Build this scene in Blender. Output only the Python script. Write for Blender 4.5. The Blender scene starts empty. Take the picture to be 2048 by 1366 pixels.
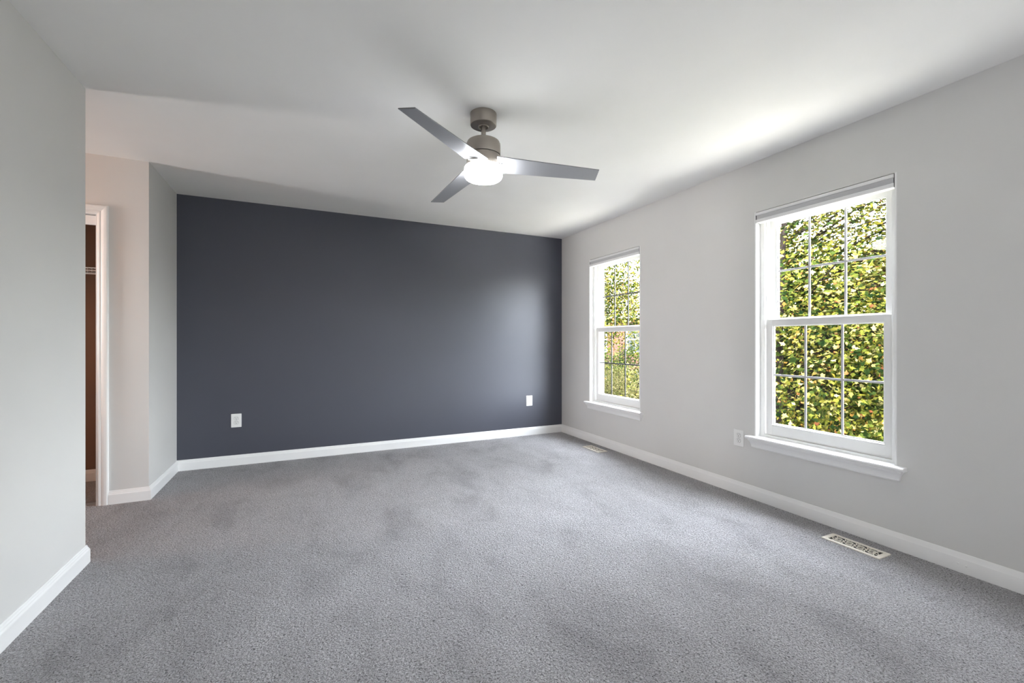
import bpy, bmesh, math, random
import numpy as np
from mathutils import Vector, Matrix

sc = bpy.context.scene
C = sc.collection
PI = math.pi
random.seed(7)

# ------------------------------------------------------------------ camera
CAM_H = 1.141
cd = bpy.data.cameras.new('camera'); cam = bpy.data.objects.new('camera', cd); C.objects.link(cam)
cam.location = (0, 0, CAM_H)
cam.rotation_euler = (PI/2, 0, -math.atan(414/875))
cd.sensor_width = 36; cd.lens = 36*875/2048
cd.clip_start = 0.02; cd.clip_end = 300
sc.camera = cam

# ------------------------------------------------------------------ world, sun, fill, exposure
sc.view_settings.view_transform = 'Standard'; sc.view_settings.look = 'None'
sc.view_settings.gamma = 1; sc.view_settings.use_curve_mapping = False
sc.view_settings.exposure = 0.45
sc.cycles.max_bounces = 12; sc.cycles.diffuse_bounces = 8; sc.cycles.transparent_max_bounces = 16
sc.cycles.caustics_reflective = False; sc.cycles.caustics_refractive = False

SKY = 15.0
SUN = 105.0
FILL = 34.0
SIDE = 5.0
FAN = 29.0
HALL = 14.0
HALLDAY = 9.0

w = bpy.data.worlds.new('sky'); sc.world = w; w.use_nodes = True
nt = w.node_tree; bg = nt.nodes['Background']
st = nt.nodes.new('ShaderNodeTexSky'); st.sky_type = 'NISHITA'; st.sun_disc = False
st.sun_elevation = math.radians(52); st.sun_rotation = math.radians(250); st.air_density = 1.0; st.dust_density = 2.5
hs = nt.nodes.new('ShaderNodeHueSaturation'); hs.inputs['Saturation'].default_value = 0.25
nt.links.new(st.outputs[0], hs.inputs['Color']); nt.links.new(hs.outputs[0], bg.inputs['Color'])
bg.inputs['Strength'].default_value = SKY

def lamp(name, kind, loc, energy, color=(1,1,1), rot=(0,0,0), **kw):
    d = bpy.data.lights.new(name, kind); d.energy = energy; d.color = color
    for k, v in kw.items(): setattr(d, k, v)
    o = bpy.data.objects.new(name, d); o.location = loc; o.rotation_euler = rot; C.objects.link(o)
    return o
sun_dir = Vector((0.12, 0.60, -0.78)).normalized()
sun = lamp('sun', 'SUN', (-10, -5, 20), SUN, (1.0, 0.93, 0.80), angle=math.radians(0.6))
sun.rotation_euler = sun_dir.to_track_quat('-Z', 'Y').to_euler()
# added fill light behind the camera, no window modelled there
lamp('rear_fill', 'AREA', (0.7, -1.90, 1.0), FILL, (0.98, 0.985, 1.0), (PI/2+0.35, 0, 0), shape='RECTANGLE', size=2.6, size_y=1.5)
# added area light at the right wall behind the viewpoint, brightens the left wall
lamp('side_fill', 'AREA', (2.92, -0.34, 1.27), SIDE, (0.98, 0.99, 1.0), (0, PI/2, 0), shape='RECTANGLE', size=1.6, size_y=0.84)
lamp('hall_window_daylight', 'AREA', (-3.86, 3.56, 1.50), HALLDAY, (1.0, 0.98, 0.96), (0, -PI/2, 0), shape='RECTANGLE', size=0.9, size_y=0.35, spread=math.radians(60))
lamp('hall_lamp', 'POINT', (-3.0, 3.38, 2.30), HALL, (1.0, 0.42, 0.18), shadow_soft_size=0.07)

for yc in (1.69, 3.72):   # sampling portals in the two window openings
    p = lamp('sky_portal', 'AREA', (3.13, yc, 1.265), 1, rot=(0, PI/2, 0), shape='RECTANGLE', size=1.6, size_y=0.83)
    p.data.cycles.is_portal = True

# ------------------------------------------------------------------ materials
def mat(name, color, rough=0.6, metal=0.0, spec=0.5, emit=None, estr=0, coat=0):
    m = bpy.data.materials.new(name); m.use_nodes = True
    b = m.node_tree.nodes['Principled BSDF']
    b.inputs['Base Color'].default_value = (*color, 1); b.inputs['Roughness'].default_value = rough
    b.inputs['Metallic'].default_value = metal; b.inputs['Specular IOR Level'].default_value = spec
    if coat: b.inputs['Coat Weight'].default_value = coat
    if emit: b.inputs['Emission Color'].default_value = (*emit, 1); b.inputs['Emission Strength'].default_value = estr
    return m
def N(m, t): return m.node_tree.nodes.new('ShaderNode'+t)
def L(m, a, b): m.node_tree.links.new(a, b)
def ramp(m, fac, stops):
    r = N(m, 'ValToRGB'); L(m, fac, r.inputs[0])
    while len(r.color_ramp.elements) > 1: r.color_ramp.elements.remove(r.color_ramp.elements[-1])
    for i, (p, c) in enumerate(stops):
        e = r.color_ramp.elements[0] if i == 0 else r.color_ramp.elements.new(p)
        e.position = p; e.color = (*c, 1)
    return r
def paint(name, color, rough=0.6, spec=0.5, bump=0.15, scale=260):
    """rolled wall paint: fine orange peel bump and barely uneven tone"""
    m = mat(name, color, rough, spec=spec)
    b = m.node_tree.nodes['Principled BSDF']
    tc = N(m, 'TexCoord'); n = N(m, 'TexNoise'); n.inputs['Scale'].default_value = scale; n.inputs['Detail'].default_value = 2
    L(m, tc.outputs['Object'], n.inputs['Vector'])
    bp = N(m, 'Bump'); bp.inputs['Strength'].default_value = bump; bp.inputs['Distance'].default_value = 0.0006
    L(m, n.outputs[0], bp.inputs['Height']); L(m, bp.outputs[0], b.inputs['Normal'])
    n2 = N(m, 'TexNoise'); n2.inputs['Scale'].default_value = 1.7; n2.inputs['Detail'].default_value = 3
    L(m, tc.outputs['Object'], n2.inputs['Vector'])
    r = ramp(m, n2.outputs[0], [(0.3, tuple(c*0.98 for c in color)), (0.7, tuple(min(1, c*1.02) for c in color))])
    L(m, r.outputs[0], b.inputs['Base Color'])
    return m
M_wall = paint('wall_paint_pale_grey', (0.655, 0.65, 0.635), 0.55)
M_closet = paint('closet_wall_tan', (0.20, 0.11, 0.07), 0.6)  # darker tan base colour on the closet wall
M_dark = paint('wall_paint_charcoal', (0.047, 0.051, 0.072), 0.57, spec=0.75, bump=0.25)
M_ceil = paint('ceiling_paint_white', (0.86, 0.855, 0.84), 0.8, bump=0.1)
M_trim = paint('trim_paint_white', (0.83, 0.83, 0.825), 0.32, bump=0.03)
M_vinyl = mat('window_vinyl_white', (0.80, 0.80, 0.79), 0.38)
M_nickel = mat('brushed_nickel', (0.36, 0.325, 0.29), 0.38, 0.75)
M_nickel_d = mat('nickel_seam', (0.06, 0.055, 0.05), 0.5, 0.6)
M_blade = mat('blade_silver', (0.36, 0.365, 0.385), 0.36, 0.15)
M_blade_e = mat('blade_edge_grey', (0.16, 0.16, 0.165), 0.4, 0.2)
M_lens = mat('frosted_lit_lens', (0.9, 0.9, 0.9), 0.3, emit=(0.97, 0.985, 1.0), estr=FAN)
M_plate = mat('outlet_plastic_white', (0.80, 0.80, 0.79), 0.3)
M_slot = mat('dark_slot', (0.02, 0.02, 0.02), 0.6)
M_reg = mat('register_cream_enamel', (0.84, 0.79, 0.70), 0.35)
M_duct = mat('duct_black', (0.012, 0.012, 0.012), 0.7)
M_wire = mat('white_coated_wire', (0.75, 0.74, 0.72), 0.35)
M_alu = mat('aluminium_track', (0.6, 0.6, 0.6), 0.35, 0.8)
M_shade = mat('shade_fabric_grey', (0.52, 0.52, 0.53), 0.8)
M_rail = mat('shade_rail_white', (0.80, 0.80, 0.80), 0.4)
M_bar = mat('grille_bar_white', (0.52, 0.52, 0.55), 0.35)
M_bar_backlit = mat('grille_bar_backlit', (0.06, 0.06, 0.065), 0.4)  # same bars as the near window, backlit shade put into the colour
M_cap = mat('shade_end_cap_dark', (0.05, 0.045, 0.045), 0.5)

# brushed streaks on the nickel
b = M_nickel.node_tree.nodes['Principled BSDF']
tc = N(M_nickel, 'TexCoord'); mp = N(M_nickel, 'Mapping'); mp.inputs['Scale'].default_value = (1, 1, 60)
n = N(M_nickel, 'TexNoise'); n.inputs['Scale'].default_value = 8
L(M_nickel, tc.outputs['Object'], mp.inputs[0]); L(M_nickel, mp.outputs[0], n.inputs['Vector'])
r = ramp(M_nickel, n.outputs[0], [(0.3, (0.30, 0.30, 0.30)), (0.7, (0.46, 0.46, 0.46))]); L(M_nickel, r.outputs[0], b.inputs['Roughness'])

def carpet_mat():
    m = mat('carpet_grey_heather', (0.35, 0.35, 0.36), 0.95, spec=0.15)
    b = m.node_tree.nodes['Principled BSDF']
    b.inputs['Sheen Weight'].default_value = 0.45; b.inputs['Sheen Roughness'].default_value = 0.45
    tc = N(m, 'TexCoord')
    # warped coordinates so the tufts look twisted
    nw = N(m, 'TexNoise'); nw.inputs['Scale'].default_value = 70; nw.inputs['Detail'].default_value = 2
    L(m, tc.outputs['Object'], nw.inputs['Vector'])
    mx = N(m, 'VectorMath'); mx.operation = 'MULTIPLY_ADD'
    mx.inputs[1].default_value = (0.022, 0.022, 0.0)
    L(m, nw.outputs['Color'], mx.inputs[0]); L(m, tc.outputs['Object'], mx.inputs[2])
    v = N(m, 'TexVoronoi'); v.inputs['Scale'].default_value = 105; v.feature = 'F1'
    L(m, mx.outputs[0], v.inputs['Vector'])
    n1 = N(m, 'TexNoise'); n1.inputs['Scale'].default_value = 170; n1.inputs['Detail'].default_value = 4; n1.inputs['Roughness'].default_value = 0.72
    L(m, mx.outputs[0], n1.inputs['Vector'])
    yarn = ramp(m, n1.outputs[0], [(0.37, (0.014, 0.0135, 0.015)), (0.43, (0.25, 0.242, 0.252)), (0.49, (0.57, 0.556, 0.575)), (0.62, (0.86, 0.84, 0.865))])
    # lie of the pile: vacuum tracks and footprints
    mp = N(m, 'Mapping'); mp.inputs['Scale'].default_value = (1.0, 0.55, 1); mp.inputs['Rotation'].default_value = (0, 0, 0.35)
    L(m, tc.outputs['Object'], mp.inputs[0])
    n2 = N(m, 'TexNoise'); n2.inputs['Scale'].default_value = 3.4; n2.inputs['Detail'].default_value = 5; n2.inputs['Roughness'].default_value = 0.62; n2.inputs['Distortion'].default_value = 0.5
    L(m, mp.outputs[0], n2.inputs['Vector'])
    pile = ramp(m, n2.outputs[0], [(0.30, (0.66, 0.66, 0.67)), (0.45, (0.92, 0.92, 0.92)), (0.70, (1.12, 1.12, 1.12))])
    mul = N(m, 'MixRGB'); mul.blend_type = 'MULTIPLY'; mul.inputs[0].default_value = 1
    L(m, yarn.outputs[0], mul.inputs[1]); L(m, pile.outputs[0], mul.inputs[2])
    L(m, mul.outputs[0], b.inputs['Base Color'])
    ad = N(m, 'Math'); ad.operation = 'MULTIPLY_ADD'; ad.inputs[1].default_value = -0.9
    L(m, v.outputs['Distance'], ad.inputs[0]); L(m, n1.outputs[0], ad.inputs[2])
    bp = N(m, 'Bump'); bp.inputs['Strength'].default_value = 0.9; bp.inputs['Distance'].default_value = 0.028
    L(m, ad.outputs[0], bp.inputs['Height']); L(m, bp.outputs[0], b.inputs['Normal'])
    return m
M_carpet = carpet_mat()

def glass_mat():
    m = bpy.data.materials.new('window_glass'); m.use_nodes = True
    nt = m.node_tree; nt.nodes.remove(nt.nodes['Principled BSDF'])
    out = nt.nodes['Material Output']
    tr = N(m, 'BsdfTransparent'); tr.inputs[0].default_value = (0.97, 0.98, 0.975, 1)
    gl = N(m, 'BsdfGlossy'); gl.inputs['Roughness'].default_value = 0.01
    lw = N(m, 'LayerWeight'); lw.inputs['Blend'].default_value = 0.5
    pw = N(m, 'Math'); pw.operation = 'POWER'; pw.inputs[1].default_value = 5.0; L(m, lw.outputs['Facing'], pw.inputs[0])
    fr = N(m, 'Math'); fr.operation = 'MULTIPLY_ADD'; fr.inputs[1].default_value = 0.75; fr.inputs[2].default_value = 0.013; L(m, pw.outputs[0], fr.inputs[0])
    mx = N(m, 'MixShader'); L(m, fr.outputs[0], mx.inputs[0]); L(m, tr.outputs[0], mx.inputs[1]); L(m, gl.outputs[0], mx.inputs[2])
    L(m, mx.outputs[0], out.inputs['Surface'])
    return m
M_glass = glass_mat()

def leaf_mat(name, stops, trans=0.45):
    m = bpy.data.materials.new(name); m.use_nodes = True
    nt = m.node_tree; nt.nodes.remove(nt.nodes['Principled BSDF']); out = nt.nodes['Material Output']
    g = N(m, 'NewGeometry'); r = ramp(m, g.outputs['Random Per Island'], stops)
    p = N(m, 'BsdfPrincipled'); p.inputs['Roughness'].default_value = 0.6; p.inputs['Specular IOR Level'].default_value = 0.0
    t = N(m, 'BsdfTranslucent')
    br = N(m, 'MixRGB'); br.blend_type = 'MULTIPLY'; br.inputs[0].default_value = 1; br.inputs[2].default_value = (1.25, 1.15, 0.55, 1)
    L(m, r.outputs[0], p.inputs['Base Color']); L(m, r.outputs[0], br.inputs[1]); L(m, br.outputs[0], t.inputs[0])
    mx = N(m, 'MixShader'); mx.inputs[0].default_value = trans
    L(m, p.outputs[0], mx.inputs[1]); L(m, t.outputs[0], mx.inputs[2]); L(m, mx.outputs[0], out.inputs['Surface'])
    return m
M_leaf = leaf_mat('maple_leaf', [(0.0, (0.0009, 0.0025, 0.0009)), (0.22, (0.0040, 0.0074, 0.0021)), (0.45, (0.0138, 0.0177, 0.0033)), (0.75, (0.0355, 0.0343, 0.0062)), (0.90, (0.0801, 0.0755, 0.0343)), (0.96, (0.0595, 0.0412, 0.0091)), (1.0, (0.0572, 0.0205, 0.0114))])
M_leaf2 = leaf_mat('shrub_leaf', [(0.0, (0.0080, 0.0113, 0.0034)), (0.5, (0.0273, 0.0266, 0.0113)), (1.0, (0.0454, 0.0397, 0.0216))], 0.3)
M_leaf3 = leaf_mat('far_tree_leaf', [(0.0, (0.0013, 0.0029, 0.0013)), (0.5, (0.0042, 0.0071, 0.0021)), (1.0, (0.0147, 0.0151, 0.0042))], 0.35)
M_bark = mat('bark', (0.085, 0.062, 0.05), 0.9, spec=0.0)
bb = M_bark.node_tree.nodes['Principled BSDF']; tc = N(M_bark, 'TexCoord'); mp = N(M_bark, 'Mapping'); mp.inputs['Scale'].default_value = (14, 14, 2)
n = N(M_bark, 'TexNoise'); n.inputs['Scale'].default_value = 2; n.inputs['Detail'].default_value = 6
L(M_bark, tc.outputs['Object'], mp.inputs[0]); L(M_bark, mp.outputs[0], n.inputs['Vector'])
r = ramp(M_bark, n.outputs[0], [(0.3, (0.003, 0.0024, 0.0022)), (0.7, (0.009, 0.0072, 0.0064))]); L(M_bark, r.outputs[0], bb.inputs['Base Color'])
bp = N(M_bark, 'Bump'); bp.inputs['Distance'].default_value = 0.03; L(M_bark, n.outputs[0], bp.inputs['Height']); L(M_bark, bp.outputs[0], bb.inputs['Normal'])
M_lawn = mat('lawn', (0.13, 0.19, 0.05), 0.9, spec=0.0)
bb = M_lawn.node_tree.nodes['Principled BSDF']; tc = N(M_lawn, 'TexCoord')
n = N(M_lawn, 'TexNoise'); n.inputs['Scale'].default_value = 3; n.inputs['Detail'].default_value = 8
L(M_lawn, tc.outputs['Object'], n.inputs['Vector'])
r = ramp(M_lawn, n.outputs[0], [(0.3, (0.0092, 0.0118, 0.0042)), (0.7, (0.0231, 0.0235, 0.0109))]); L(M_lawn, r.outputs[0], bb.inputs['Base Color'])
M_bounce = paint('bounce_pale', (0.62, 0.60, 0.55), 0.9, bump=0.5, scale=60)  # pale tone chosen to bounce sunlight onto the ceiling
M_brick = mat('pink_brick', (0.5, 0.3, 0.25), 0.85, spec=0.0)
bb = M_brick.node_tree.nodes['Principled BSDF']; tc = N(M_brick, 'TexCoord'); mp = N(M_brick, 'Mapping'); mp.inputs['Rotation'].default_value = (PI/2, 0, 0)
bk = N(M_brick, 'TexBrick'); bk.inputs['Scale'].default_value = 1; bk.inputs['Brick Width'].default_value = 0.22; bk.inputs['Row Height'].default_value = 0.075; bk.inputs['Mortar Size'].default_value = 0.01
bk.inputs['Color1'].default_value = (0.0120, 0.0051, 0.0040, 1); bk.inputs['Color2'].default_value = (0.0160, 0.0080, 0.0064, 1); bk.inputs['Mortar'].default_value = (0.0144, 0.0120, 0.0104, 1)
L(M_brick, tc.outputs['Object'], mp.inputs[0]); L(M_brick, mp.outputs[0], bk.inputs['Vector']); L(M_brick, bk.outputs[0], bb.inputs['Base Color'])
M_roof = mat('roof_shingle', (0.03, 0.028, 0.028), 0.9, spec=0.0)
M_pane = mat('house_window_pane', (0.006, 0.007, 0.008), 0.3, spec=0.05)
M_housetrim = mat('house_trim', (0.05, 0.05, 0.05), 0.7, spec=0.0)
M_siding = mat('exterior_siding', (0.62, 0.61, 0.58), 0.7)

# ------------------------------------------------------------------ geometry helpers
class MB:
    def __init__(s): s.bm = bmesh.new(); s.mats = []
    def mi(s, m):
        if m not in s.mats: s.mats.append(m)
        return s.mats.index(m)
    def _tag(s, n0, m, smooth=False):
        s.bm.faces.ensure_lookup_table(); k = s.mi(m)
        for f in s.bm.faces[n0:]: f.material_index = k; f.smooth = smooth
    def box(s, a, b, m, bevel=0, mtx=None):
        n0 = len(s.bm.faces)
        x0, y0, z0 = (min(a[i], b[i]) for i in range(3)); x1, y1, z1 = (max(a[i], b[i]) for i in range(3))
        vs = [s.bm.verts.new(p) for p in ((x0,y0,z0),(x1,y0,z0),(x1,y1,z0),(x0,y1,z0),(x0,y0,z1),(x1,y0,z1),(x1,y1,z1),(x0,y1,z1))]
        fs = [s.bm.faces.new([vs[i] for i in q]) for q in ((0,3,2,1),(4,5,6,7),(0,1,5,4),(1,2,6,5),(2,3,7,6),(3,0,4,7))]
        geo = vs
        if bevel:
            es = list({e for f in fs for e in f.edges})
            r = bmesh.ops.bevel(s.bm, geom=es, offset=bevel, segments=2, profile=0.5, affect='EDGES')
            geo = list({v for f in r['faces'] for v in f.verts} | {v for v in vs if v.is_valid})
        if mtx is not None: bmesh.ops.transform(s.bm, matrix=mtx, verts=geo)
        s._tag(n0, m); return s
    def prism(s, poly, axis, a, b, m, smooth=False):
        """extrude a 2D outline along axis; poly is in the two other axes, cyclic order"""
        n0 = len(s.bm.faces)
        def P(u, v, t): return {'x': (t, u, v), 'y': (u, t, v), 'z': (u, v, t)}[axis]
        A = [s.bm.verts.new(P(u, v, a)) for u, v in poly]; B = [s.bm.verts.new(P(u, v, b)) for u, v in poly]
        n = len(poly)
        for i in range(n): s.bm.faces.new((A[i], A[(i+1) % n], B[(i+1) % n], B[i]))
        s.bm.faces.new(A[::-1]); s.bm.faces.new(B)
        s._tag(n0, m, smooth); return s
    def lathe(s, prof, m, c=(0,0,0), n=64, mtx=None, smooth=True):
        n0 = len(s.bm.faces); rings = []
        for r, z in prof:
            if r < 1e-6: rings.append([s.bm.verts.new((c[0], c[1], c[2]+z))])
            else: rings.append([s.bm.verts.new((c[0]+r*math.cos(2*PI*i/n), c[1]+r*math.sin(2*PI*i/n), c[2]+z)) for i in range(n)])
        for a, b in zip(rings, rings[1:]):
            for i in range(n):
                j = (i+1) % n
                q = [a[0] if len(a) == 1 else a[i], a[0] if len(a) == 1 else a[j], b[0] if len(b) == 1 else b[j], b[0] if len(b) == 1 else b[i]]
                u = []
                for v in q:
                    if v not in u: u.append(v)
                if len(u) > 2: s.bm.faces.new(u)
        vs = [v for g in rings for v in g]
        if mtx is not None: bmesh.ops.transform(s.bm, matrix=mtx, verts=vs)
        s._tag(n0, m, smooth); return s
    def tube(s, pts, r, m, n=8, r2=None):
        n0 = len(s.bm.faces); pts = [Vector(p) for p in pts]; rings = []; K = len(pts)
        for k, p in enumerate(pts):
            t = (pts[min(k+1, K-1)] - pts[max(k-1, 0)]).normalized()
            u = t.orthogonal().normalized() if k == 0 else (u - t*u.dot(t)).normalized()
            v = t.cross(u); rr = r if r2 is None else r + (r2-r)*k/(K-1)
            rings.append([s.bm.verts.new(p + (u*math.cos(2*PI*i/n) + v*math.sin(2*PI*i/n))*rr) for i in range(n)])
        for a, b in zip(rings, rings[1:]):
            for i in range(n): s.bm.faces.new((a[i], a[(i+1) % n], b[(i+1) % n], b[i]))
        s.bm.faces.new(rings[0][::-1]); s.bm.faces.new(rings[-1])
        s._tag(n0, m, True); return s
    def build(s, name, parent=None, label=None, cat=None, group=None, kind=None, loc=None):
        bmesh.ops.recalc_face_normals(s.bm, faces=s.bm.faces)
        me = bpy.data.meshes.new(name); s.bm.to_mesh(me); s.bm.free()
        for m in s.mats: me.materials.append(m)
        if any(p.use_smooth for p in me.polygons):
            try: me.set_sharp_from_angle(angle=math.radians(35))
            except Exception: pass
        o = bpy.data.objects.new(name, me); C.objects.link(o)
        if parent: o.parent = parent
        if loc: o.location = loc
        tag(o, label, cat, group, kind)
        return o
def tag(o, label=None, cat=None, group=None, kind=None):
    for k, v in (('label', label), ('category', cat), ('group', group), ('kind', kind)):
        if v: o[k] = v
def empty(name, loc=(0,0,0), label=None, cat=None, group=None, kind=None):
    o = bpy.data.objects.new(name, None); C.objects.link(o); o.location = loc; o.empty_display_size = 0.1
    tag(o, label, cat, group, kind); return o
def copy_tree(o, parent=None):
    c = o.copy(); C.objects.link(c)
    if parent: c.parent = parent
    for ch in list(o.children): copy_tree(ch, c)
    return c

# ------------------------------------------------------------------ room shell
H = 2.44; XR = 2.94; YB = 4.74; XL = -1.02; YE = 2.97; YH = 3.98; YREAR = -2.0; XH = -3.9; T = 0.20
W2 = (1.268, 2.109); W1 = (3.302, 4.144); WZ0, WZ1 = 0.455, 2.072
S = dict(cat='', kind='structure')
def struct(mb, name, label, cat): return mb.build(name, label=label, cat=cat, kind='structure')

struct(MB().box((XH-0.1, YREAR-0.1, -0.15), (XR+T, YB+0.15, 0), M_carpet), 'floor', 'grey heathered cut-pile carpet covering the whole floor', 'carpet')
struct(MB().box((XH-0.1, YREAR-0.1, H), (XR+T, YB+0.15, H+0.2), M_ceil), 'ceiling', 'smooth flat white ceiling above the room', 'ceiling')
mb = MB(); ys = [YREAR, W2[0], W2[1], W1[0], W1[1], YB]
for i in range(5):
    if i in (1, 3):
        mb.box((XR, ys[i], 0), (XR+T, ys[i+1], WZ0), M_wall); mb.box((XR, ys[i], WZ1), (XR+T, ys[i+1], H), M_wall)
    else: mb.box((XR, ys[i], 0), (XR+T, ys[i+1], H), M_wall)
struct(mb, 'wall_right', 'pale grey painted wall on the right with two windows', 'wall')
struct(MB().box((XL-0.10, YB, 0), (XR+T, YB+0.15, H), M_dark), 'wall_back', 'charcoal painted accent wall at the far end', 'wall')
struct(MB().box((XL-0.12, YREAR, 0), (XL, YE, H), M_wall), 'wall_left', 'pale grey painted wall at the near left', 'wall')
struct(MB().box((XH-0.1, YREAR-0.1, 0), (XR+T, YREAR, H), M_wall), 'wall_rear', 'pale grey wall behind the viewpoint', 'wall')
struct(MB().box((XH, YE-0.12, 0), (XL-0.12, YE, H), M_wall), 'wall_hall', 'pale grey wall on the near side of the small hall', 'wall')
struct(MB().box((XH-0.1, YREAR, 0), (XH, YB+0.15, H), M_wall), 'wall_end', 'pale grey wall at the end of the small hall', 'wall')
DX0, DX1, DZ = -2.75, -1.30, 2.03
mb = MB(); mb.box((DX1, YH, 0), (XL, YH+0.10, H), M_wall); mb.box((DX0, YH, DZ), (DX1, YH+0.10, H), M_wall); mb.box((XH, YH, 0), (DX0, YH+0.10, H), M_wall)
mb.box((XL-0.10, YH+0.10, 0), (XL, YB, H), M_wall)
struct(mb, 'wall_alcove', 'pale grey wall corner beside the closet opening', 'wall')
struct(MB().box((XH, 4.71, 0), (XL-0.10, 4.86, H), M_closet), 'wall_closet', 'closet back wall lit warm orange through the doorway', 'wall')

# baseboards: profiled board, one object per wall
BP = [(0, 0), (0.0145, 0), (0.0145, 0.066), (0.013, 0.070), (0.0105, 0.074), (0.0095, 0.079), (0.0065, 0.084), (0.0055, 0.090), (0.003, 0.094), (0, 0.094)]
def sweep_board(mb, path, side):
    """profile swept along a floor path with mitred corners; side +1 puts the board left of the path"""
    P = [Vector((p[0], p[1])) for p in path]; n0 = len(mb.bm.faces); rings = []
    for i, p in enumerate(P):
        ds = []
        if i > 0: ds.append((P[i]-P[i-1]).normalized())
        if i < len(P)-1: ds.append((P[i+1]-P[i]).normalized())
        ns = [Vector((-d.y, d.x))*side for d in ds]
        m = ns[0] if len(ns) == 1 else (ns[0]+ns[1])/(1+ns[0].dot(ns[1]))
        rings.append([mb.bm.verts.new((p.x+m.x*d, p.y+m.y*d, z)) for d, z in BP])
    for a, b in zip(rings, rings[1:]):
        for i in range(len(BP)): mb.bm.faces.new((a[i], a[(i+1) % len(BP)], b[(i+1) % len(BP)], b[i]))
    mb.bm.faces.new(rings[0][::-1]); mb.bm.faces.new(rings[-1]); mb._tag(n0, M_trim)
def skirting(name, axis, wall, sgn, a, b, label):
    # each end may run on past a corner so that neighbouring boards meet
    mb = MB()
    mb.prism([(wall+sgn*d, z) for d, z in BP], axis, a, b, M_trim)
    return mb
e = 0.0145
mb = skirting('', 'y', XR, -1, YREAR, YB-e, '')
for y, z in ((1.015, 0.044), (0.985, 0.040)): mb.lathe([(0, 0.003), (0.004, 0.001), (0.0045, 0)], M_trim, n=12, mtx=Matrix.Translation((XR-e, y, z)) @ Matrix.Rotation(-PI/2, 4, 'Y'))
struct(mb, 'baseboard_right', 'white baseboard below the two windows', 'baseboard')
struct(skirting('', 'x', YB, -1, XL, XR, ''), 'baseboard_back', 'white baseboard along the charcoal wall', 'baseboard')
mb = MB(); sweep_board(mb, [(XL, YREAR), (XL, YE), (XH, YE)], -1)
struct(mb, 'baseboard_left', 'white baseboard of the near left wall ending at the hall corner', 'baseboard')
mb = MB(); sweep_board(mb, [(-1.242, YH), (XL, YH), (XL, YB-e)], -1)
struct(mb, 'baseboard_alcove', 'white baseboard turning the corner beside the closet', 'baseboard')
struct(skirting('', 'x', 4.71, -1, XH, XL-0.10, ''), 'baseboard_closet', 'baseboard inside the closet lit orange', 'baseboard')

# closet doorway
door = empty('door_1', (DX1, YH, 0), 'white cased closet opening with top fascia and floor track', 'doorway', kind='structure')
def rel(o, root):  # keep world place under a moved root
    o.parent = root; o.location = tuple(-c for c in root.location); return o
def casing_profile(w=0.058):  # across width -> projection
    return [(0, 0), (0, 0.008), (0.004, 0.010), (0.012, 0.0105), (0.018, 0.009), (0.022, 0.012), (0.034, 0.0155), (0.044, 0.0165), (0.050, 0.0165), (0.055, 0.014), (w, 0.010), (w, 0)]
def sweep_casing(mb, x0, x1, zt, y, m):
    pr = casing_profile(); n0 = len(mb.bm.faces); rows = []
    for w_, p in pr:
        rows.append([mb.bm.verts.new(q) for q in ((x1+w_, y-p, 0), (x1+w_, y-p, zt+w_), (x0-w_, y-p, zt+w_), (x0-w_, y-p, 0))])
    n = len(rows)
    for i in range(n):
        a, b = rows[i], rows[(i+1) % n]
        for k in range(3): mb.bm.faces.new((a[k], a[k+1], b[k+1], b[k]))
    mb.bm.faces.new([r_[0] for r_ in rows]); mb.bm.faces.new([r_[3] for r_ in rows])
    mb._tag(n0, m)
mb = MB(); sweep_casing(mb, DX0, DX1, DZ, YH, M_trim); rel(mb.build('casing'), door)
mb = MB(); mb.box((DX1-0.012, YH-0.001, 0), (DX1, YH+0.101, DZ), M_trim); mb.box((DX0+0.012, YH-0.0005, DZ-0.006), (DX1-0.012, YH+0.1005, DZ), M_trim); mb.box((DX0, YH-0.001, 0), (DX0+0.012, YH+0.101, DZ), M_trim)
rel(mb.build('jamb'), door)
rel(MB().box((DX0+0.012, YH+0.022, DZ-0.076), (DX1-0.012, YH+0.034, DZ-0.012), M_trim, 0.001).build('fascia'), door)
mb = MB(); mb.box((DX0+0.012, YH+0.045, 0.0), (DX1-0.012, YH+0.085, 0.004), M_alu); 
for yy in (0.045, 0.063, 0.082): mb.box((DX0+0.012, YH+yy, 0.004), (DX1-0.012, YH+yy+0.003, 0.013), M_alu)
rel(mb.build('floor_track'), door)

# wire shelf
shelf = empty('wire_shelf', (-2.4, 4.71, 1.69), 'white wire shelf mounted high on the closet back wall', 'shelf')
mb = MB(); sx0, sx1 = -3.85, XL-0.105; zf = 1.705
for y, z, r_ in ((4.40, zf, 0.0035), (4.40, zf-0.022, 0.003), (4.40, zf-0.046, 0.0035), (4.55, zf-0.004, 0.003), (4.70, zf-0.002, 0.003)):
    mb.tube([(sx0, y, z), (sx1, y, z)], r_, M_wire, 8)
rel(mb.build('long_wires'), shelf)
mb = MB(); x = sx0+0.01
while x < sx1:
    mb.tube([(x, 4.704, zf+0.001), (x, 4.403, zf+0.001), (x, 4.400, zf-0.045)], 0.0014, M_wire, 5); x += 0.026
rel(mb.build('cross_wires'), shelf)
for xx in (-3.2, -2.2, -1.25):
    mb = MB(); mb.tube([(xx, 4.405, zf-0.01), (xx, 4.705, zf-0.30)], 0.004, M_wire, 8); mb.box((xx-0.008, 4.702, zf-0.33), (xx+0.008, 4.71, zf-0.28), M_wire, 0.001)
    rel(mb.build('brace'), shelf)

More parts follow.
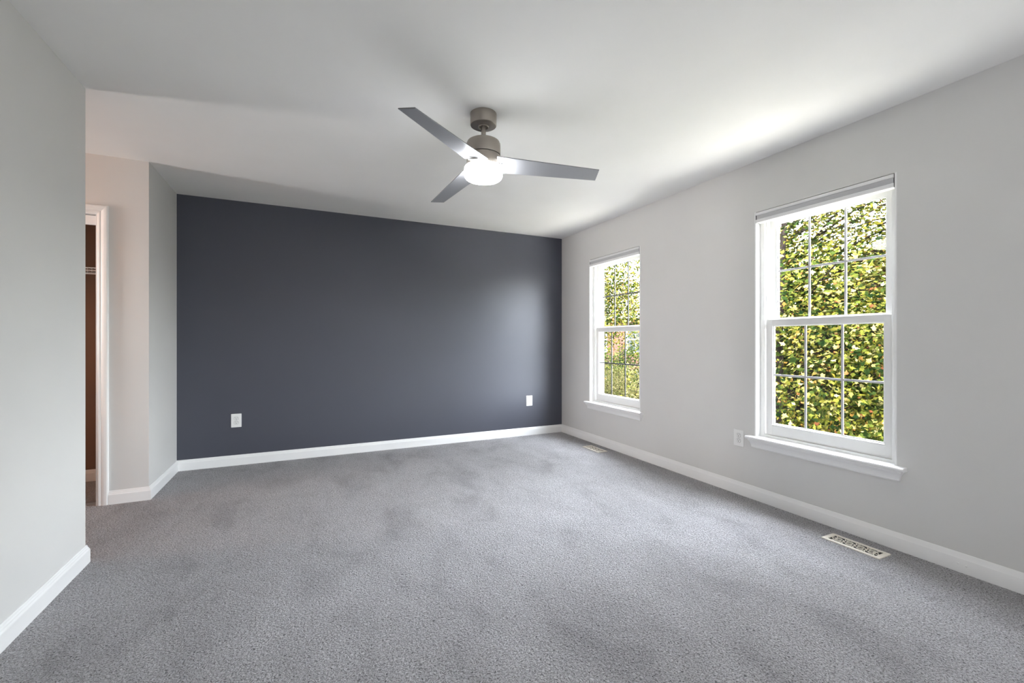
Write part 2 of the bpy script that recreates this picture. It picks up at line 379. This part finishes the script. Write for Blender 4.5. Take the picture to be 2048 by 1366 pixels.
# ------------------------------------------------------------------ windows
def make_window(name, y0, y1, label, bar):
    R = empty(name, (XR, (y0+y1)/2, WZ0), label, 'window', kind='structure')
    z0, z1 = WZ0, WZ1
    def put(mb, n, parent=R, lab=None):
        o = mb.build(n, label=lab)
        o.parent = parent
        base = R.location if parent is R else Vector((0, 0, 0))
        o.location = -base if parent is R else (0, 0, 0)
        return o
    # jamb liner round the opening
    mb = MB(); t = 0.010
    mb.box((XR-0.002, y1-t, z0), (XR+T, y1, z1), M_trim); mb.box((XR-0.002, y0, z0), (XR+T, y0+t, z1), M_trim); mb.box((XR+0.046, y0+t, z1-t), (XR+T-0.001, y1-t, z1), M_trim); mb.box((XR+0.05, y0+t, z0-0.01), (XR+T+0.03, y1-t, z0+0.012), M_trim)
    put(mb, 'jamb')
    # vinyl frame with stepped channels
    fx = XR+0.045
    mb = MB()
    for (ya, yb, q) in ((y1-t, y1-t-0.030, -1), (y0+t, y0+t+0.030, 1)):
        mb.box((fx+0.003, ya, z0+0.001), (fx+0.103, ya+q*0.014, z1-t-0.001), M_vinyl, 0.001)        # outer wall of the frame
        mb.box((fx, ya, z0+0.002), (fx+0.010, ya+q*0.034, z1-t-0.002), M_vinyl, 0.0015)       # inner stop
        mb.box((fx+0.050, ya, z0), (fx+0.057, ya+q*0.034, z1-t), M_vinyl, 0.001)  # parting stop
        mb.box((fx+0.094, ya, z0), (fx+0.105, ya+q*0.034, z1-t), M_vinyl, 0.001)
    mb.box((fx-0.0015, y0+t, z1-t-0.034), (fx+0.107, y1-t, z1-t), M_vinyl, 0.0015)
    mb.box((fx-0.0015, y0+t, z0-0.002), (fx+0.107, y1-t, z0+0.020), M_vinyl, 0.0015)
    put(mb, 'window_frame')
    def sash(n, x, ya, yb, za, zb, sl, tr, br, lift=False):
        th = 0.034
        mb = MB()
        mb.box((x, ya, za), (x+th, ya+sl, zb), M_vinyl, 0.002); mb.box((x, yb-sl, za), (x+th, yb, zb), M_vinyl, 0.002)
        mb.box((x+0.0008, ya+sl-0.002, zb-tr), (x+th-0.0008, yb-sl+0.002, zb), M_vinyl, 0.002); mb.box((x+0.0008, ya+sl-0.002, za), (x+th-0.0008, yb-sl+0.002, za+br), M_vinyl, 0.002)
        # glazing bead
        for (a, b_) in (((x+0.006, ya+sl-0.001, za+br), (x+0.014, ya+sl+0.006, zb-tr)), ((x+0.006, yb-sl-0.006, za+br), (x+0.014, yb-sl+0.001, zb-tr)),
                        ((x+0.0052, ya+sl, zb-tr-0.0055), (x+0.0136, yb-sl, zb-tr+0.0015)), ((x+0.0052, ya+sl, za+br-0.0015), (x+0.0136, yb-sl, za+br+0.0065))):
            mb.box(a, b_, M_vinyl, 0.001)
        if lift: mb.box((x-0.007, ya+sl-0.004, za+br-0.012), (x+0.004, yb-sl+0.004, za+br-0.002), M_vinyl, 0.003)
        so = put(mb, n)
        g = MB().box((x+0.014, ya+sl-0.003, za+br-0.003), (x+0.018, yb-sl+0.003, zb-tr+0.003), M_glass)
        put(g, 'glass_pane', so)
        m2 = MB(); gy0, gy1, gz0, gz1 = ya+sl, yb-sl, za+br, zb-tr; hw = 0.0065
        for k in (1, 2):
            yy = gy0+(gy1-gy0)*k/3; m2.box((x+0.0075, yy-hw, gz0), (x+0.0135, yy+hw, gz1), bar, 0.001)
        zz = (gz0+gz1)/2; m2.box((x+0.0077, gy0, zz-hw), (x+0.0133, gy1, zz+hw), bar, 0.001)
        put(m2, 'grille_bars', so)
        return so
    lx = XR+0.060
    sash('lower_sash', lx, y0+0.040, y1-0.046, z0+0.0205, 1.297, 0.046, 0.045, 0.0805, True)
    sash('upper_sash', lx+0.044, y0+0.045, y1-0.045, 1.262, 2.028, 0.050, 0.046, 0.040)
    # stool with rounded nose
    zs = z0+0.003
    nose = [(XR+0.06, zs-0.021), (XR-0.040, zs-0.021), (XR-0.046, zs-0.018), (XR-0.049, zs-0.0105), (XR-0.046, zs-0.003), (XR-0.040, zs), (XR+0.06, zs)]
    mb = MB(); mb.prism(nose, 'y', y0, y1, M_trim)
    n2 = [(min(u, XR), v) for u, v in nose]
    mb.prism(n2, 'y', y0-0.046, y0, M_trim); mb.prism(n2, 'y', y1, y1+0.046, M_trim)
    put(mb, 'window_sill')
    # crown shaped apron with mitred ends
    prof = [(0.034, 0), (0.034, -0.008), (0.031, -0.014), (0.024, -0.024), (0.019, -0.038), (0.0165, -0.050), (0.017, -0.054), (0.013, -0.062), (0, -0.064)]
    mb = MB(); n0 = len(mb.bm.faces); rows = []
    for d, dz in prof:
        ins = 0.034 - d
        z = zs-0.021+dz
        rows.append([mb.bm.verts.new(p) for p in ((XR, y0-0.033+ins, z), (XR-d, y0-0.033+ins, z), (XR-d, y1+0.033-ins, z), (XR, y1+0.033-ins, z))])
    for a, b_ in zip(rows, rows[1:]):
        for k in range(3): mb.bm.faces.new((a[k], a[k+1], b_[k+1], b_[k]))
    mb.bm.faces.new(rows[0][::-1])
    mb._tag(n0, M_trim); put(mb, 'apron')
    return R
make_window('window_1', *W2, 'nearer white double-hung window with grilles and a sill', M_bar)
make_window('window_2', *W1, 'farther white double-hung window beside the charcoal wall', M_bar_backlit)

def make_blind(y0, y1, label):
    R = empty('window_shade', (XR, (y0+y1)/2, 2.0), label, 'window shade', 'raised window shades')
    hy = (y1-y0)/2-0.0125
    X = -0.008
    MB().box((X, -hy, 0.046), (0.040, hy, 0.0665), M_rail, 0.003).build('headrail', R)
    mb = MB()   # pleated fabric stack, folds pressed together
    for k in range(6): mb.box((X+0.005+0.0006*(k % 2), -hy+0.003, 0.0165+k*0.0050), (0.036, hy-0.003, 0.0165+k*0.0050+0.0049), M_shade, 0.0004)
    mb.build('pleated_fabric', R)
    MB().box((X, -hy, -0.008), (0.040, hy, 0.0165), M_rail, 0.003).build('bottom_rail', R)
    for sy in (-1, 1): MB().box((X+0.004, sy*hy, -0.008), (0.040, sy*(hy+0.0024), 0.0665), M_cap, 0.0005).build('end_cap', R, label='dark end cap')
    return R
make_blind(*W2, 'pale grey shade pulled fully up in the nearer window')
make_blind(*W1, 'pale grey shade pulled fully up in the window beside the charcoal wall')

# ------------------------------------------------------------------ ceiling fan
FC = (0.922, 2.330)
fan = empty('ceiling_fan', (FC[0], FC[1], H), 'brushed nickel ceiling fan with three silver blades and a lit drum lens', 'ceiling fan')
def fz(z): return z-H
MB().lathe([(0, 0), (0.0745, 0), (0.0750, -0.004), (0.0750, -0.060), (0.0735, -0.066), (0.069, -0.069), (0.030, -0.070), (0, -0.070)], M_nickel).build('canopy', fan)
mb = MB().lathe([(0.030, -0.069), (0.031, -0.073), (0.027, -0.077), (0.0245, -0.073), (0.0245, -0.069)], M_nickel)
mb.lathe([(0.0135, -0.06), (0.0135, -0.150)], M_nickel)
mb.lathe([(0.0135, -0.132), (0.0175, -0.134), (0.0185, -0.140), (0.0185, -0.146), (0.027, -0.156), (0.030, -0.160)], M_nickel)
mb.build('downrod', fan)
MB().lathe([(0, fz(2.288)), (0.060, fz(2.288)), (0.080, fz(2.285)), (0.0915, fz(2.278)), (0.0965, fz(2.266)), (0.0970, fz(2.250)), (0.0970, fz(2.206)), (0.0955, fz(2.203)), (0.088, fz(2.203))], M_nickel, n=96).build('motor_housing', fan)
MB().lathe([(0.088, fz(2.206)), (0.088, fz(2.196))], M_nickel_d, n=96).build('seam_ring', fan)
MB().lathe([(0.088, fz(2.199)), (0.0945, fz(2.199)), (0.0955, fz(2.196)), (0.0955, fz(2.140)), (0.0945, fz(2.130)), (0.05, fz(2.130))], M_nickel, n=96).build('switch_housing', fan)
prof = [(0.098, fz(2.133)), (0.1065, fz(2.132)), (0.1085, fz(2.126)), (0.1085, fz(2.090))]
for k in range(1, 9):
    a = k/8*PI/2; prof.append((0.0845+0.024*math.cos(a), fz(2.090)-0.024*math.sin(a)))
prof += [(0.05, fz(2.0635)), (0, fz(2.062))]
MB().lathe(prof, M_lens, n=96).build('lamp_lens', fan, label='glowing white frosted lens')
TILT = (-0.0484, -0.0265)
def blade(deg):
    a = math.radians(deg); r = Vector((math.cos(a), math.sin(a), 0)); t = Vector((-math.sin(a), math.cos(a), 0))
    bm = MB(); n0 = 0
    K = 8; th = 0.0055
    top, bot = [], []
    for k in range(K+1):
        f_ = k/K; rr = 0.077+(0.6563-0.077)*f_
        wa = 0.0779+(0.0489-0.0779)*f_; wb = 0.073+(0.0487-0.073)*f_
        za = 2.1652+(2.134-2.1652)*f_; zb = 2.1385+(2.1143-2.1385)*f_
        for lst, dz in ((bot, 0), (top, th)):
            row = []
            for s_ in (0, 0.02, 0.5, 0.98, 1.0):
                w_ = -wa+(wa+wb)*s_; z = za+(zb-za)*s_
                p = r*rr+t*w_; ed = 0.0012 if s_ in (0, 1.0) else 0
                row.append(bm.bm.verts.new((p.x, p.y, fz(z + p.x*TILT[0]+p.y*TILT[1]) + (dz-ed if dz else ed))))
            lst.append(row)
    def F(vs, m):
        f = bm.bm.faces.new(vs); f.material_index = bm.mi(m)
    for k in range(K):
        for j in range(4):
            F((bot[k][j], bot[k][j+1], bot[k+1][j+1], bot[k+1][j]), M_blade); F((top[k][j], top[k+1][j], top[k+1][j+1], top[k][j+1]), M_blade)
        F((bot[k][0], bot[k+1][0], top[k+1][0], top[k][0]), M_blade_e); F((bot[k][4], top[k][4], top[k+1][4], bot[k+1][4]), M_blade_e)
    for k in (0, K):
        for j in range(4): F((bot[k][j], top[k][j], top[k][j+1], bot[k][j+1]), M_blade_e)
    o = bm.build('blade', fan)
    # clip that holds the blade root
    p0 = r*0.105
    z = 2.1385+p0.x*TILT[0]+p0.y*TILT[1]
    M_ = Matrix.Translation((p0.x, p0.y, fz(z+0.004))) @ Matrix.Rotation(a, 4, 'Z') @ Matrix.Rotation(math.atan2(-0.0267, 0.151), 4, 'X')
    MB().box((-0.010, -0.036, -0.0062), (0.003, 0.030, -0.002), M_plate, 0.001, M_).build('blade_clip', o, label='small white clip under the blade root')
for dg in (-22.407, 97.593, 217.593): blade(dg)

# ------------------------------------------------------------------ outlets
def make_outlet(label):
    """faces -Y in its own frame, origin at the plate centre on the wall"""
    R = empty('electrical_outlet', (0, 0, 0), label, 'outlet', 'white wall outlets')
    hw, hh = 0.0415, 0.0625
    MB().box((-hw, -0.006, -hh), (hw, 0, hh), M_plate, 0.003).build('cover_plate', R)
    for s_ in (1, -1):
        mb = MB(); pts = []
        for i in range(32):
            a = 2*PI*i/32; x = 0.0170*math.cos(a); z = 0.0170*math.sin(a); z = max(-0.0135, min(0.0135, z)); pts.append((x, z+s_*0.0195))
        mb.prism(pts, 'y', -0.0075, -0.005, M_plate)
        rc = mb.build('receptacle', R)
        mb = MB(); c = s_*0.0195
        outer = [(1.07*x, (z-c)*1.09+c) for x, z in pts]
        mb.prism(outer, 'y', -0.0063, -0.0058, M_slot)
        mb.box((-0.0075, -0.0078, c-0.001), (-0.0052, -0.007, c+0.0085), M_slot); mb.box((0.0050, -0.0078, c+0.0005), (0.0075, -0.007, c+0.0075), M_slot)
        mb.prism([(0.003*math.cos(PI*k/6), c-0.006+0.003*math.sin(PI*k/6)) for k in range(12)], 'y', -0.0078, -0.007, M_slot)
        mb.build('slots', rc, label='dark slots')
    MB().lathe([(0, 0.0015), (0.002, 0.001), (0.003, 0)], M_alu, n=16, mtx=Matrix.Translation((0, -0.006, 0)) @ Matrix.Rotation(PI/2, 4, 'X')).build('screw', R)
    return R
o1 = make_outlet('white outlet at the left end of the charcoal wall'); o1.location = (-0.573, YB, 0.412)
for loc, rz, lab in (((2.475, YB, 0.419), 0, 'white outlet on the charcoal wall near the right corner'), ((XR, 2.236, 0.420), -PI/2, 'white outlet on the grey wall beside the nearer window sill')):
    o = copy_tree(o1); o.location = loc; o.rotation_euler = (0, 0, rz); o['label'] = lab

# ------------------------------------------------------------------ floor registers with scrollwork
def make_register(label):
    R = empty('floor_register', (0, 0, 0), label, 'floor vent', 'floor registers by the window wall')
    hx, hy = 0.058, 0.142; ix, iy = 0.038, 0.118
    mb = MB()   # bevelled rim
    z0, z1 = 0.0005, 0.0055
    for a, b_ in (((-hx, -hy), (hx, -iy)), ((-hx, iy), (hx, hy)), ((-hx, -iy), (-ix, iy)), ((ix, -iy), (hx, iy))):
        mb.box((a[0], a[1], z0), (b_[0], b_[1], z1), M_reg, 0.0)
    mb.build('rim', R)
    MB().box((-ix-0.002, -iy-0.002, 0.0004), (ix+0.002, iy+0.002, 0.0016), M_duct).build('duct_opening', R, label='black opening below the scrollwork')
    mb = MB(); zc = 0.0046
    def strap(pts, w_=0.0034):
        w_ *= 0.85
        n0 = len(mb.bm.faces); P = [Vector((p[0], p[1], 0)) for p in pts]; L_, R_ = [], []
        for k, p in enumerate(P):
            t = (P[min(k+1, len(P)-1)]-P[max(k-1, 0)]).normalized(); nrm = Vector((-t.y, t.x, 0))*w_
            L_.append(p+nrm); R_.append(p-nrm)
        rows = [[mb.bm.verts.new((q.x, q.y, z)) for q, z in ((l, zc-0.003), (l, zc), (r2, zc), (r2, zc-0.003))] for l, r2 in zip(L_, R_)]
        for a, b_ in zip(rows, rows[1:]):
            for k in range(4): mb.bm.faces.new((a[k], a[(k+1) % 4], b_[(k+1) % 4], b_[k]))
        mb.bm.faces.new(rows[0]); mb.bm.faces.new(rows[-1][::-1]); mb._tag(n0, M_reg)
    n = 4; step = 2*iy/(n+0.3)
    for i in range(n):
        cy = -iy+step*(i+0.65); s_ = 1
        for side in (1, -1):
            pts = []
            for k in range(30):
                f_ = k/29; a = side*PI/2 + f_*2.5*PI; r_ = 0.024*(1-f_)**0.8+0.004
                pts.append((side*0.009 + r_*math.cos(a)*1.0, cy+side*0.006+r_*math.sin(a)*0.95))
            strap([(max(-ix, min(ix, x)), y) for x, y in pts], 0.0021)
        # links between scrolls and the rim
        if i < n-1:
            yb = cy+step/2
            strap([(-ix-0.001, yb-0.012), (-0.018, yb), (0, yb), (0.018, yb), (ix+0.001, yb+0.012)], 0.0026)
            strap([(-ix-0.001, yb+0.010), (-0.016, yb+0.001)], 0.0024); strap([(ix+0.001, yb-0.010), (0.016, yb-0.001)], 0.0024)
    for s_ in (1, -1):
        strap([(-ix*s_, s_*(iy-0.018)), (0, s_*(iy-0.030)), (ix*s_, s_*(iy-0.010))], 0.0028)
        strap([(0.0, s_*(iy-0.03)), (0.012*s_, s_*(iy-0.012)), (0.004*s_, s_*(iy+0.001))], 0.0022)
    mb.build('scrollwork', R)
    return R
r1 = make_register('cream scrollwork floor vent below the nearer window'); r1.location = (2.771, 1.388, 0)
r2 = copy_tree(r1); r2.location = (2.773, 3.815, 0); r2['label'] = 'cream scrollwork floor vent near the far right corner'

# ------------------------------------------------------------------ outdoors
GZ = -3.0
struct(MB().box((XR+T+0.001, -30, GZ-0.2), (70, 70, GZ), M_lawn), 'ground', 'sunlit lawn outside the windows', 'lawn')

struct(MB().box((XR+T+0.001, -9, GZ), (7.6, 16, GZ+0.06), M_bounce), 'bounce_slab', 'added pale terrace at the foot of the outside wall', 'reflector')  # unseen slab added to bounce sunlight up through the windows

rng = np.random.default_rng(11)
LEAF = np.array([(0, -0.5), (0.30, -0.42), (0.27, -0.22), (0.55, -0.02), (0.27, 0.10), (0.0, 0.62), (-0.27, 0.10), (-0.55, -0.02), (-0.27, -0.22), (-0.30, -0.42)])
OVAL = np.array([(0, -0.5), (0.2, -0.15), (0.2, 0.15), (0, 0.5), (-0.2, 0.15), (-0.2, -0.15)])
def leaves_mesh(name, P, Nrm, size, shape, material):
    """P (n,3) leaf centres, Nrm (n,3) facing; one small folded blade each"""
    n = len(P); k = len(shape)
    Nn = Nrm/np.linalg.norm(Nrm, axis=1, keepdims=True)
    ref = np.cross(Nn, rng.normal(size=(n, 3))); u = ref/np.linalg.norm(ref, axis=1, keepdims=True); v = np.cross(Nn, u)
    sz = size*rng.uniform(0.65, 1.25, n)[:, None, None]
    out = np.empty((n, k+1, 3)); sh = shape
    out[:, :k] = P[:, None] + sz*(u[:, None]*sh[None, :, :1]*rng.uniform(0.7, 1, n)[:, None, None] + v[:, None]*sh[None, :, 1:]) - Nn[:, None]*sz*0.25*np.abs(sh[None, :, :1])
    out[:, k] = P
    idx = np.arange(n)[:, None, None]*(k+1)
    tri = np.array([(i, (i+1) % k, k) for i in range(k)])[None]
    F = (tri+idx).reshape(-1, 3)
    me = bpy.data.meshes.new(name); V = out.reshape(-1, 3)
    me.vertices.add(len(V)); me.vertices.foreach_set('co', V.ravel())
    me.loops.add(F.size); me.loops.foreach_set('vertex_index', F.ravel().astype(np.int32))
    me.polygons.add(len(F)); me.polygons.foreach_set('loop_start', np.arange(0, F.size, 3, dtype=np.int32))
    me.update(calc_edges=True); me.materials.append(material)
    return me
def make_tree(name, label, cat, loc, height, crown_r, crown_z0, n_clusters, per, leaf, shape, material, trunk_r=0.13, stems=1, group=None, spread=0.42, hollow=0.35, off=(0, 0)):
    R = empty(name, loc, label, cat, group)
    # crown: clusters of leaves in an egg shaped volume, each at the end of a branch
    cz = (crown_z0+height)/2; hz = (height-crown_z0)/2
    d = rng.normal(size=(n_clusters, 3)); d /= np.linalg.norm(d, axis=1, keepdims=True)
    rad = (hollow**3+(1-hollow**3)*rng.uniform(size=n_clusters))**(1/3)
    cen = d*rad[:, None]*np.array([crown_r, crown_r, hz])*(1+0.12*rng.normal(size=(n_clusters, 1))) + np.array([off[0], off[1], cz])
    cen[:, 2] = np.clip(cen[:, 2], crown_z0*0.9, height)
    P = []; Nn = []
    for c_, dd in zip(cen, d):
        q = rng.normal(size=(per, 3))*np.array([spread, spread, spread*0.42])
        q[:, 2] -= 0.25*(q[:, 0]**2+q[:, 1]**2)/max(spread, .1)
        P.append(c_+q); Nn.append(np.array([0, 0, 0.9])+dd*0.7+rng.normal(size=(per, 3))*0.55)
    me = leaves_mesh('foliage', np.concatenate(P), np.concatenate(Nn), leaf, shape, material)
    o = bpy.data.objects.new('foliage', me); C.objects.link(o); o.parent = R
    mb = MB(); tips = []
    for s_ in range(stems):
        a = 2*PI*s_/max(stems, 1)+0.6; lean = 0.0 if stems == 1 else 0.32
        pts = [Vector((0.12*math.cos(a)*(stems > 1), 0.12*math.sin(a)*(stems > 1), 0))]
        for k in range(1, 7):
            f_ = k/6; pts.append(Vector((math.cos(a)*lean*crown_r*f_+0.08*math.sin(3*f_+a), math.sin(a)*lean*crown_r*f_+0.08*math.cos(4*f_+a), height*0.88*f_)))
        mb.tube(pts, trunk_r, M_bark, 10, trunk_r*0.18); tips.append(pts)
    mb.build('trunk', R)
    mb = MB()
    for i, c_ in enumerate(cen):
        if i % 4: continue
        pts = tips[i % stems]; zt = max(0.25*height, c_[2]-0.35*math.hypot(c_[0], c_[1])-0.1); k = min(5, int(zt/(height*0.88)*6)); f_ = zt/(height*0.88)*6-k
        p0 = pts[k].lerp(pts[k+1], min(1, max(0, f_))); p1 = Vector(c_); mid = p0.lerp(p1, 0.5)+Vector((0, 0, 0.12))
        mb.tube([p0, p0.lerp(mid, 0.5)+Vector((0, 0, 0.02)), mid, mid.lerp(p1, 0.55)+Vector((0, 0, 0.02)), p1], 0.020, M_bark, 5, 0.005)
    mb.build('branches', R)
    return R
G = 'maple trees outside the windows'
make_tree('maple_tree', 'yellow-green maple filling the view of the nearer window', 'tree', (6.0, 3.85, GZ), 7.25, 2.4, 2.2, 430, 300, 0.049, LEAF, M_leaf, 0.11, 2, G, off=(1.2, -0.35))
make_tree('maple_tree', 'yellow-green maple seen in the upper part of the farther window', 'tree', (5.9, 9.2, GZ), 7.5, 2.2, 4.2, 240, 220, 0.055, LEAF, M_leaf, 0.12, 1, G)
make_tree('leafy_tree', 'darker green tree behind the maple of the nearer window', 'tree', (15.8, 7.2, GZ), 7.2, 4.2, 0.9, 260, 90, 0.17, LEAF, M_leaf3, 0.2, 2, spread=0.6)
make_tree('leafy_shrub', 'dark green bush in front of the brick house in the farther window', 'shrub', (12.7, 15.6, GZ), 4.3, 1.6, 0.5, 90, 130, 0.10, LEAF, M_leaf3, 0.15, 1, spread=0.5)
make_tree('shrub', 'pale olive shrub low in the farther window', 'shrub', (8.4, 10.6, GZ), 3.35, 2.0, 0.2, 220, 260, 0.075, OVAL, M_leaf2, 0.06, 4, spread=0.36)

# brick house
hs_ = empty('brick_house', (17.0, 21.0, GZ), 'pink brick house with white windows seen beyond the farther window', 'house')
hs_.rotation_euler = (0, 0, math.radians(-38))
MB().box((-7, 0, 0), (7, 8, 5.6), M_brick).build('wall', hs_)
MB().prism([(-0.4, 5.5), (8.4, 5.5), (4, 8.2)], 'x', -7.4, 7.4, M_roof).build('roof', hs_)
for zz in (0.9, 3.5):
    for xx in (-5.6, -3.4, -1.2, 1.0, 3.2, 5.4):
        mb = MB()
        for a, b_ in (((xx-0.55, -0.05, zz-0.05), (xx+0.55, 0, zz+0.05)), ((xx-0.55, -0.05, zz+1.45), (xx+0.55, 0, zz+1.55)), ((xx-0.55, -0.05, zz), (xx-0.45, 0, zz+1.5)), ((xx+0.45, -0.05, zz), (xx+0.55, 0, zz+1.5)), ((xx-0.5, -0.04, zz+0.71), (xx+0.5, 0, zz+0.79)), ((xx-0.03, -0.035, zz), (xx+0.03, 0, zz+1.5))): mb.box(a, b_, M_housetrim)
        fr = mb.build('window', hs_)
        MB().box((xx-0.45, -0.02, zz+0.05), (xx+0.45, -0.001, zz+1.45), M_pane).build('pane', fr)
